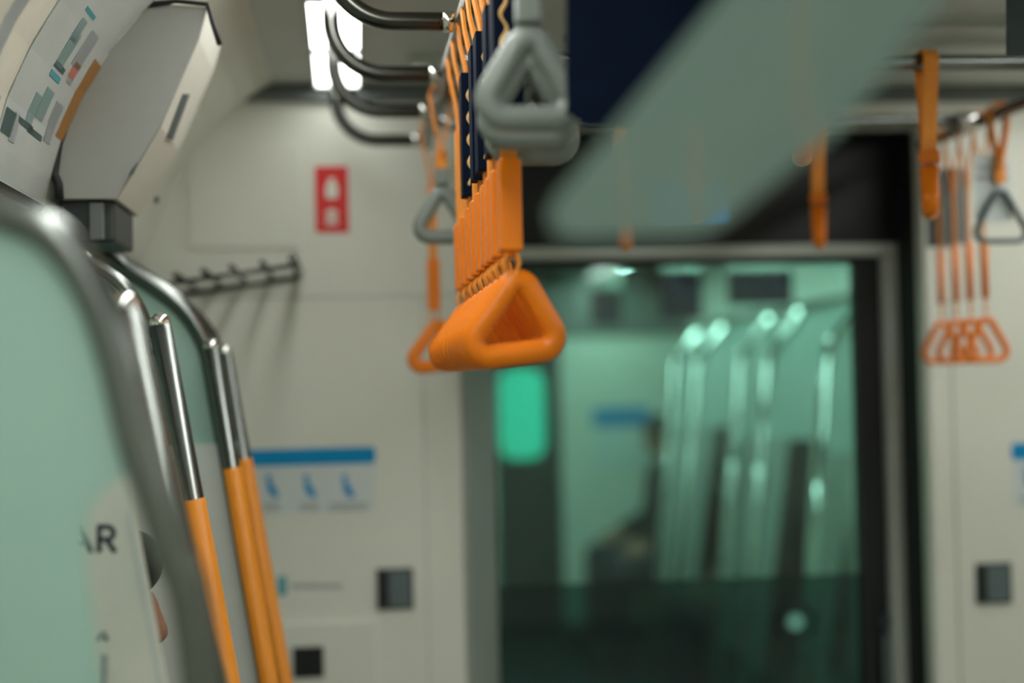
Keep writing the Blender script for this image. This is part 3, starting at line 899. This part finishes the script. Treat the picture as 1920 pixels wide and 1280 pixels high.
def far_partition(label, Y, xt, zt, group):
    f = lambda x: 2 * XC - x
    t = thing('seat_partition', label, 'partition', (f(xt + .15), Y, 0), group)
    tb = [(XL, zt + .22), (xt - .20, zt + .17), (xt - .10, zt + .09), (xt - .03, zt), (xt - .008, zt - .08), (xt + .035, zt - .35), (xt + .15, 0.0)]
    sp = smooth_path([(f(x), Y, z) for x, z in tb], 10)
    obj('frame_tube', MB().tube(sp, .017, 12), M['chrome'], t)
    zg = zt - .36
    up_ = [p for p in sp if p.z > zg]
    poly = [Vector((f(XL + .002), Y, up_[0].z))] + up_ + [Vector((up_[-1].x, Y, zg)), Vector((f(XL + .002), Y, zg))]
    obj('glass_panel', MB().prism([p + Vector((0, -.003, 0)) for p in poly], (0, .006, 0)), M['glass_far'], t)
    e0 = up_[-1].x; k = .15 / zt
    strip = [Vector((e0, Y, zg - .004)), Vector((e0 + .12, Y, zg - .004)), Vector((e0 - .02, Y, .42)), Vector((e0 - .09, Y, .42))]
    obj('lower_panel', MB().prism([p + Vector((0, -.010, 0)) for p in strip], (0, .020, 0)), M['resin'], t)
    a = Vector((f(xt), Y - .034, zt)); b = Vector((f(xt + .15), Y - .034, 0))
    obj('post', MB().tube([a, b], .0132, 12), M['chrome'], t)
    obj('cap', MB().ball(a, .02, (1, 1, .9)), M['chrome'], t)
    return t
def xz(px, py, Y): q = P(px, py, Y); return (q.x, q.z)
def foot(p, q, z=0.0):
    """continue the line p->q down to height z"""
    k = (z - p[1]) / (q[1] - p[1]); return (p[0] + (q[0] - p[0]) * k, z)

# nearest partition: big frosted pane with cut-out, blurred chrome tube
YP = 1.08
tp = [xz(*p, YP) for p in [(-420, 300), (-150, 350), (0, 396), (85, 432), (140, 488), (186, 570), (222, 680), (258, 830), (319, 1020), (374, 1260)]]
ft = (tp[-1][0] + .05, 0.0)
tp = [(XL, tp[0][1] + .02)] + tp + [(tp[-1][0] + .025, 1.0), ft]
gp = [(XL + .002, tp[0][1])] + [(p[0], p[1]) for p in tp[1:9]] + [xz(250, 850, YP), xz(236, 890, YP), xz(196, 916, YP), xz(168, 955, YP), xz(158, 1010, YP), xz(166, 1100, YP), xz(190, 1290, YP), xz(204, 1420, YP), (XL + .002, xz(204, 1420, YP)[1])]
# post belongs to the same partition
pa = xz(230, 574, YP); pb = foot(pa, xz(330, 1000, YP))
partition('nearest seat partition on the left, large frosted green pane in a blurred chrome tube', YP, tp, glass_poly=gp, r=.0150)
YP1 = 1.38
pa = xz(231, 572, YP1); pb = foot(pa, xz(332, 1000, YP1))
t = thing('grab_post', 'blurred plain steel grab post just behind the nearest frosted pane', 'grab post', (pb[0], YP1, 0))
obj('post', MB().tube([(pa[0], YP1, pa[1]), (pb[0], YP1, 0)], .0140, 14), M['steel'], t)
obj('cap', MB().ball((pa[0], YP1, pa[1]), .0145, (1, 1, .9)), M['chrome'], t)
obj('arm', MB().tube([(pa[0] - .012, YP1, pa[1] - .03), (XL, YP1, pa[1] - .03)], .008, 10), M['steel'], t)
YP2 = 2.12
pa = xz(306, 606, YP2); pb = foot(pa, xz(392, 1060, YP2))
tq = [(XL, xz(120, 480, YP2)[1])] + [xz(*p, YP2) for p in [(110, 470), (170, 494), (225, 530), (262, 585), (286, 660), (332, 850)]]
partition('second seat partition on the left, its post with a tall orange grip nearest the viewer', YP2, tq + [foot(tq[-2], tq[-1])], r=.011, post_r=.0152, post=((pa[0], pa[1]), (pb[0], 0.0)), grip_z=xz(360, 932, YP2)[1], resin_top=xz(320, 865, YP2)[1])
YP3 = 2.40
pa = xz(400, 650, YP3); pb = foot(pa, xz(470, 1060, YP3))
tq = [(XL, xz(120, 455, YP3)[1])] + [xz(*p, YP3) for p in [(170, 472), (240, 505), (305, 546), (352, 588), (384, 640), (400, 700), (426, 850)]]
partition('third seat partition on the left, pale green glass under a bright chrome bend', YP3, tq + [foot(tq[-2], tq[-1])], post=((pa[0], pa[1]), (pb[0], 0.0)), grip_z=xz(440, 874, YP3)[1], resin_top=xz(390, 858, YP3)[1])
YP4 = 2.58
pa = xz(424, 660, YP4); pb = foot(pa, xz(496, 1060, YP4))
tq = [(XL, xz(180, 490, YP4)[1])] + [xz(*p, YP4) for p in [(200, 500), (270, 530), (330, 568), (376, 610), (404, 660), (418, 720), (446, 860)]]
partition('farthest seat partition on the left, its orange grip nearest the blue bar sign', YP4, tq + [foot(tq[-2], tq[-1])], post=((pa[0], pa[1]), (pb[0], 0.0)), grip_z=xz(462, 858, YP4)[1], resin_top=xz(400, 860, YP4)[1])

# ------------------------------------------------------------------ white board lettered AR
YS = 1.5
q = P(200, 1100, YS)
bt = xz(236, 882, YS); 
pol = [xz(*p, YS) for p in [(232, 884), (242, 900), (257, 985), (317, 1300), (336, 1400)]]
pol = [(XL + .002, xz(150, 925, YS)[1])] + [xz(150, 925, YS)] + pol + [(XL + .002, pol[-1][1])]
t = thing('notice_board', 'white slanted board with dark letters AR behind the frosted pane', 'sign board', (pol[-1][0], YS, pol[-1][1]))
obj('board', MB().prism([(x, YS, z) for x, z in pol], (0, .006, 0)), M['white'], t)
fold = [xz(*p, YS) for p in [(236, 960), (243, 960), (306, 1300), (299, 1300)]]
obj('edge_strip', MB().prism([(x, YS - .0005, z) for x, z in fold], (0, -.0012, 0)), M['card'], t)
lt = MB()
def stroke(mb, pts, w_):
    q = [P(x, y, YS) for x, y in pts]
    mb.tube([(v.x, YS - .0006, v.z) for v in q], w_, 10, ry=.0006, normal=(0, 1, 0))
stroke(lt, [(186, 984), (186, 1035)], .0026)
bowl = [(184, 987), (200, 987)] + [(200 + 13 * math.sin(a * PI / 10), 999 - 12 * math.cos(a * PI / 10)) for a in range(1, 10)] + [(200, 1011), (184, 1011)]
stroke(lt, bowl, .0025)
stroke(lt, [(200, 1011), (216, 1035)], .0026)
stroke(lt, [(152, 984), (172, 1035)], .0026); stroke(lt, [(152, 984), (132, 1035)], .0026); stroke(lt, [(140, 1018), (164, 1018)], .0024)
lo = obj('letters', lt, M['ink_navy'], t); lo['label'] = 'dark navy letters AR'
g = MB()
def bar2(a, b, w_):
    A, B = P(*a, YS), P(*b, YS); g.tube([(A.x, YS - .0006, A.z), (B.x, YS - .0006, B.z)], w_, 6, ry=.0004, normal=(0, 1, 0))
bar2((184, 1200), (194, 1184), .0022); bar2((194, 1184), (201, 1200), .0022)
obj('arch_mark', g, M['ink_grey'], t)
g = MB(); bar2((196, 1226), (196, 1330), .0032); obj('stripe', g, M['ink_grey'], t)

# ------------------------------------------------------------------ seats and people
def bench(label, x_wall, y0, y1, side=1, group='bench seats'):
    """long bench; side=+1 faces +X (left wall), -1 faces -X (right wall)"""
    s = side
    def bx(xa, xb, za, zb, bev, ya=y0, yb=y1):
        X0, X1 = sorted((x_wall + s * xa, x_wall + s * xb)); return MB().box((X0, ya, za), (X1, yb, zb), bevel=bev, seg=3)
    t = thing('bench_seat', label, 'bench', (x_wall + s * .25, (y0 + y1) / 2, 0), group)
    obj('base', bx(.02, .40, .0, .34, .01), M['greymid'], t)
    obj('seat', bx(.10, .50, .341, .45, .03), M['seat'], t)
    obj('backrest', bx(.003, .11, .46, .95, .03), M['seat'], t)
    return t
PART_CACHE = {}
def baked(mb, name, mat_, voxel):
    """fuse overlapping shapes into one continuous surface"""
    me = mb.mesh(name, None)
    o = bpy.data.objects.new('tmp', me); COL.objects.link(o)
    rm = o.modifiers.new('r', 'REMESH'); rm.mode = 'VOXEL'; rm.voxel_size = voxel; rm.use_smooth_shade = True
    sm2 = o.modifiers.new('s', 'SMOOTH'); sm2.iterations = 6; sm2.factor = .5
    d = bpy.context.evaluated_depsgraph_get()
    out = bpy.data.meshes.new_from_object(o.evaluated_get(d)); bpy.data.objects.remove(o)
    out.name = name
    for p in out.polygons: p.use_smooth = True
    out.materials.clear(); out.materials.append(mat_)
    return out
def make_person(label, group, sh=1.0):
    """seated person facing +X, hips at the origin column, seat top at z=.45; right hand resting on the thigh"""
    t = thing('person', label, 'person', (0, 0, 0), group)
    b = MB()
    # trunk, neck
    b.capsule((0, 0, .56), (.0, 0, .74), .135, .125); b.capsule((-.02, 0, .74), (-.04, 0, .98), .125, .12)
    for sy in (-1, 1):
        b.capsule((-.04, .06 * sy, 1.00), (-.045, .155 * sy, 1.015), .075, .058)
        b.capsule((0, .09 * sy, .545), (.40, .10 * sy, .52), .082, .058)       # thigh
        b.capsule((.40, .10 * sy, .52), (.42, .10 * sy, .12), .054, .038)      # calf
        b.capsule((.42, .10 * sy, .07), (.58, .11 * sy, .045), .042, .034)     # foot
        b.capsule((-.045, .19 * sy, 1.0), (.03, .215 * sy, .745), .047, .038)  # upper arm
        b.capsule((.03, .215 * sy, .745), (.245, .125 * sy, .665), .036, .026) # forearm
        # hand lying on the thigh: palm, four unequal fingers, thumb
        w0 = Vector((.25, .122 * sy, .660))
        b.capsule(w0, w0 + Vector((.06, -.008 * sy, -.018)), .022, .024)
        for k, (dy, L) in enumerate([(-.027, .062), (-.009, .072), (.009, .068), (.026, .052)]):
            k0 = w0 + Vector((.07, -.008 * sy + dy * sy, -.016)); k1 = k0 + Vector((L * .55, dy * .15 * sy, -.012)); k2 = k1 + Vector((L * .4, 0, -.026))
            b.capsule(k0, k1, .0088, .0082, 10); b.capsule(k1, k2, .0082, .0072, 10)
        th0 = w0 + Vector((.025, -.022 * sy, -.012)); b.capsule(th0, th0 + Vector((.034, -.022 * sy, -.016)), .0105, .0095, 10)
        b.capsule(th0 + Vector((.034, -.022 * sy, -.016)), th0 + Vector((.06, -.018 * sy, -.028)), .0095, .008, 10)
    b.capsule((-.045, 0, 1.0), (-.03, 0, 1.13), .062, .054)
    # head
    hx, hz = -.015, 1.245
    b.ball((hx + .006, 0, hz + .03), .096, (1.02, .82, .92)); b.ball((hx + .042, 0, hz - .03), .068, (.98, .88, 1.22))
    b.ball((hx + .074, 0, hz - .085), .034, (1, 1.05, .8))                              # chin
    b.capsule((hx + .108, 0, hz + .014), (hx + .1185, 0, hz - .026), .0115, .0145, 10)   # nose
    for sy in (-1, 1):
        b.ball((hx + .112, .010 * sy, hz - .032), .009)                                 # nostril wings
        b.ball((hx + .094, .032 * sy, hz + .026), .017, (.8, 1.3, .55))                # brows
        b.ball((hx - .004, .083 * sy, hz - .008), .026, (.75, .35, 1.2))               # ears
    b.ball((hx + .108, 0, hz - .055), .017, (.62, 1.35, .42)); b.ball((hx + .105, 0, hz - .068), .016, (.62, 1.2, .45))   # lips
    me = baked(b, 'body', M['skin'], .0055)
    o = bpy.data.objects.new('body', me); COL.objects.link(o); o.parent = t
    for sy in (-1, 1):
        obj('eye', MB().ball((hx + .0885, .031 * sy, hz + .002), .0105), M['white'], t, True)
        obj('pupil', MB().ball((hx + .0945, .031 * sy, hz + .002), .0056), M['hair'], t, True)
    # hair cap with fringe
    h = MB(); h.ball((hx - .008, 0, hz + .042), .108, (1.0, .86, .90)); h.ball((hx - .034, 0, hz - .01), .088, (.75, .95, 1.15))
    h.ball((hx + .080, 0, hz + .054), .050, (.95, 1.4, .85))
    me = baked(h, 'hair', M['hair'], .007)
    o = bpy.data.objects.new('hair', me); COL.objects.link(o); o.parent = t
    # jacket
    j = MB(); j.capsule((0, 0, .60), (.0, 0, .74), .152, .142); j.capsule((-.02, 0, .74), (-.04, 0, .98), .142, .135)
    for sy in (-1, 1):
        j.capsule((-.04, .05 * sy, 1.00), (-.045, .155 * sy, 1.015), .092, .072)
        j.capsule((-.045, .19 * sy, 1.0), (.03, .215 * sy, .745), .060, .050); j.capsule((.03, .215 * sy, .745), (.225, .133 * sy, .672), .049, .036)
    me = baked(j, 'jacket', M['cloth_dark'], .009)
    o = bpy.data.objects.new('jacket', me); COL.objects.link(o); o.parent = t
    tr = MB(); tr.capsule((0, 0, .56), (0, 0, .62), .146, .15)
    for sy in (-1, 1):
        tr.capsule((0, .09 * sy, .548), (.40, .10 * sy, .522), .096, .070); tr.capsule((.40, .10 * sy, .522), (.42, .10 * sy, .13), .067, .054)
    me = baked(tr, 'trousers', M['cloth_navy'], .009)
    o = bpy.data.objects.new('trousers', me); COL.objects.link(o); o.parent = t
    for sy in (-1, 1):
        sh_ = MB(); sh_.capsule((.42, .10 * sy, .062), (.585, .11 * sy, .050), .055, .044); sh_.box((.37, .10 * sy - .045, .0), (.62, .11 * sy + .045, .05), bevel=.02)
        me = baked(sh_, 'shoe', M['shoe'], .008)
        o = bpy.data.objects.new('shoe', me); COL.objects.link(o); o.parent = t
    return t
per = make_person('black haired person in dark clothes seated behind the white board on the left', None)
# face profile (nose) at about px 311 beside the board edge
YPER = 1.82
nose = P(312, 1172, YPER)
per.scale = (1.075,) * 3
dx_ = nose.x - .1145 * 1.075; dz_ = nose.z - 1.222 * 1.075
per.location = (dx_, YPER, 0)
bench('long teal bench seat along the left wall between the partitions', XL, 1.5, 2.08, 1)

# ------------------------------------------------------------------ the next car, seen through the door glass
NX0, NX1 = XL, XR
NY0, NY1 = 3.62, 9.0
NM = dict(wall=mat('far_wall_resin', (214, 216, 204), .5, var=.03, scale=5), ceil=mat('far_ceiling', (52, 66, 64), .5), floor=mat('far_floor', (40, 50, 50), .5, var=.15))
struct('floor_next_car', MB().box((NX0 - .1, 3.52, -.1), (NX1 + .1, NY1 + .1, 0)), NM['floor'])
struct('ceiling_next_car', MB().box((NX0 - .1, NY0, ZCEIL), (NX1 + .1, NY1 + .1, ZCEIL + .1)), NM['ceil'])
struct('wall_left_next_car', MB().box((NX0 - .1, NY0, 0), (NX0, NY1, ZCEIL)), NM['wall'])
struct('wall_right_next_car', MB().box((NX1, NY0, 0), (NX1 + .1, NY1, ZCEIL)), NM['wall'])
# gangway bellows walls between the cars
struct('wall_gangway_left', MB().box((xo0 - .12, D + .3, 0), (xo0 - .06, NY0, ZCEIL)), M['rubber'])
struct('wall_gangway_right', MB().box((xo1 + .05, D + .2, 0), (xo1 + .11, NY0, ZCEIL)), M['rubber'])
struct('wall_front_next_car', MB().box((NX0 - .1, NY0 - .04, 0), (xo0 - .06, NY0, ZCEIL)).box((xo1 + .05, NY0 - .04, 0), (NX1 + .1, NY0, ZCEIL)), NM['wall'])
struct('ceiling_gangway', MB().box((xo0 - .12, D + .3, ZCEIL), (xo1 + .11, NY0, ZCEIL + .06)), M['black'])
fx0, fx1 = PX(925, NY1), PX(1050, NY1)
fz = P(1000, 640, NY1).z
w = MB(); w.box((NX0 - .1, NY1, 0), (fx0, NY1 + .08, ZCEIL)); w.box((fx1, NY1, 0), (NX1 + .1, NY1 + .08, ZCEIL)); w.box((fx0, NY1, 2.0), (fx1, NY1 + .08, ZCEIL))
struct('trim_7', MB().box((NX0, NY1 - .012, P(1100, 632, NY1).z), (NX1, NY1 - .0005, ZCEIL)), M['greymid'])
struct('wall_back_next_car', w, NM['wall'])
d2 = bpy.data.objects.new('door_2', None); COL.objects.link(d2); d2.location = ((fx0 + fx1) / 2, NY1 + .02, 0); d2['kind'] = 'structure'
a_, b_ = P(938, 862, NY1), P(1020, 690, NY1)
dm = MB(); dm.box((fx0, NY1 + .02, 0), (fx1, NY1 + .05, a_.z)); dm.box((fx0, NY1 + .02, a_.z), (fx1, NY1 + .05, 2.0))
obj('door_panel', dm, M['darkgreen'], d2)
o = obj('lit_pane', MB().prism([(x, NY1 + .018, z) for x, z in rounded_poly([(a_.x, a_.z), (b_.x, a_.z), (b_.x, b_.z), (a_.x, b_.z)], [.10] * 4, 6)], (0, -.008, 0)), M['teal_light'], d2); o['label'] = 'glowing teal window pane'
for x, nm in ((LX, 'left'), (2 * XC - LX, 'right')):
    for i, (a, b) in enumerate([(3.9, 5.5), (5.55, 7.2), (7.25, 8.9)]):
        lamp(x, a, b, '%s white ceiling lamp of the %s strip in the next car' % (['nearest', 'middle', 'farthest'][i], nm), M['lamp_dim'], group='ceiling strip lamps in the next car')
# sign on the far end wall of the next car
a_, b_ = P(1112, 800, NY1), P(1218, 762, NY1)
t = thing('far_wall_sign', 'blue bar sign on the pale end wall of the next car', 'sign', ((a_.x + b_.x) / 2, NY1, a_.z))
obj('header_bar', MB().box((a_.x, NY1 - .006, a_.z), (b_.x, NY1 - .001, b_.z)), M['blue'], t)
a2, b2 = P(1112, 880, NY1), P(1218, 801, NY1)
obj('card', MB().box((a2.x, NY1 - .004, a2.z), (b2.x, NY1 - .001, b2.z)), M['card'], t)
# partitions of the next car, leaning the other way
NG = 'seat partitions in the next car'
for i, (px, py, Y) in enumerate([(1547, 643, 4.5), (1435, 655, 5.5), (1385, 660, 6.0), (1305, 666, 7.0), (1265, 669, 7.6)]):
    q = P(px, py, Y)
    xt = 2 * XC - q.x; zt = q.z                     # mirrored coordinates
    far_partition('%s seat partition on the right side of the next car, behind the door glass' % ['nearest', 'second', 'third', 'fourth', 'farthest'][i], Y, xt, zt, NG)
for i, (ya, yb) in enumerate([(4.55, 5.45), (6.05, 6.95), (7.65, 8.9)]):
    wn = bpy.data.objects.new('window_%d' % (i + 1), None); COL.objects.link(wn); wn.location = (NX1, (ya + yb) / 2, .95); wn['kind'] = 'structure'
    fm = MB(); fm.box((NX1 - .012, ya, .93), (NX1, yb, .96)); fm.box((NX1 - .012, ya, 1.74), (NX1, yb, 1.77)); fm.box((NX1 - .012, ya, .96), (NX1, ya + .03, 1.74)); fm.box((NX1 - .012, yb - .03, .96), (NX1, yb, 1.74))
    obj('window_frame', fm, M['alu'], wn)
    obj('dark_pane', MB().box((NX1 - .004, ya + .03, .96), (NX1 - .001, yb - .03, 1.74)), M['black'], wn)
for i, (ya, yb) in enumerate([(5.53, 5.97), (7.04, 7.56)]):
    dn = bpy.data.objects.new('door_%d' % (i + 3), None); COL.objects.link(dn); dn.location = (NX1, (ya + yb) / 2, 0); dn['kind'] = 'structure'
    obj('door_panel', MB().box((NX1 - .012, ya, .02), (NX1 - .001, yb, .95)).box((NX1 - .012, ya, 1.78), (NX1 - .001, yb, 2.0)), M['alu'], dn)
    obj('dark_pane', MB().box((NX1 - .006, ya, .951), (NX1 - .001, yb, 1.779)), M['black'], dn)
bench('near teal bench seat on the right side of the next car', NX1, 4.56, 5.42, -1, 'benches in the next car')
bench('middle teal bench seat on the right side of the next car', NX1, 6.1, 6.9, -1, 'benches in the next car')
bench('far teal bench seat on the right side of the next car', NX1, 7.7, 8.8, -1, 'benches in the next car')
GP = 'seated passengers in the next car'
for i, (px, Y, lab) in enumerate([(1475, 6.25, 'dark dressed passenger seated in the next car, rightmost behind the door glass'), (1318, 7.86, 'dark dressed passenger seated in the middle of the next car'), (1208, 8.55, 'dark dressed passenger seated farthest away in the next car')]):
    p = dup(per, (NX1 - .30, Y, 0), lab, GP); p.rotation_euler = (0, 0, PI); p.scale = (1, 1, 1)
# navy hanging posters under the next car's ceiling
for i, (x0, y0, x1, y1, Y, lab) in enumerate([(1240, 505, 1315, 600, 6.2, 'navy poster hanging in the next car, left one'), (1365, 505, 1485, 572, 5.2, 'navy poster hanging in the next car, right one'), (1108, 540, 1165, 610, 7.4, 'navy poster hanging farthest back in the next car')]):
    a_, b_ = P(x0, y1, Y), P(x1, y0, Y)
    t = thing('hanging_poster', lab, 'poster', ((a_.x + b_.x) / 2, Y, ZCEIL), 'posters hanging in the next car')
    obj('sheet', MB().box((a_.x, Y, a_.z), (b_.x, Y + .004, min(b_.z, ZCEIL - .02))), M['navy'], t)
    obj('clip', MB().box((a_.x, Y - .006, min(b_.z, ZCEIL - .02)), (b_.x, Y + .01, ZCEIL), .002), M['alu'], t)

# ------------------------------------------------------------------ world and view
wd = bpy.data.worlds.new('world'); SC.world = wd; wd.use_nodes = True
wd.node_tree.nodes['Background'].inputs[0].default_value = (.02, .025, .025, 1)
wd.node_tree.nodes['Background'].inputs[1].default_value = 1.0
SC.view_settings.view_transform = 'Standard'
SC.view_settings.look = 'None'
SC.view_settings.gamma = 1
SC.view_settings.exposure = 1.2
SC.view_settings.use_curve_mapping = False
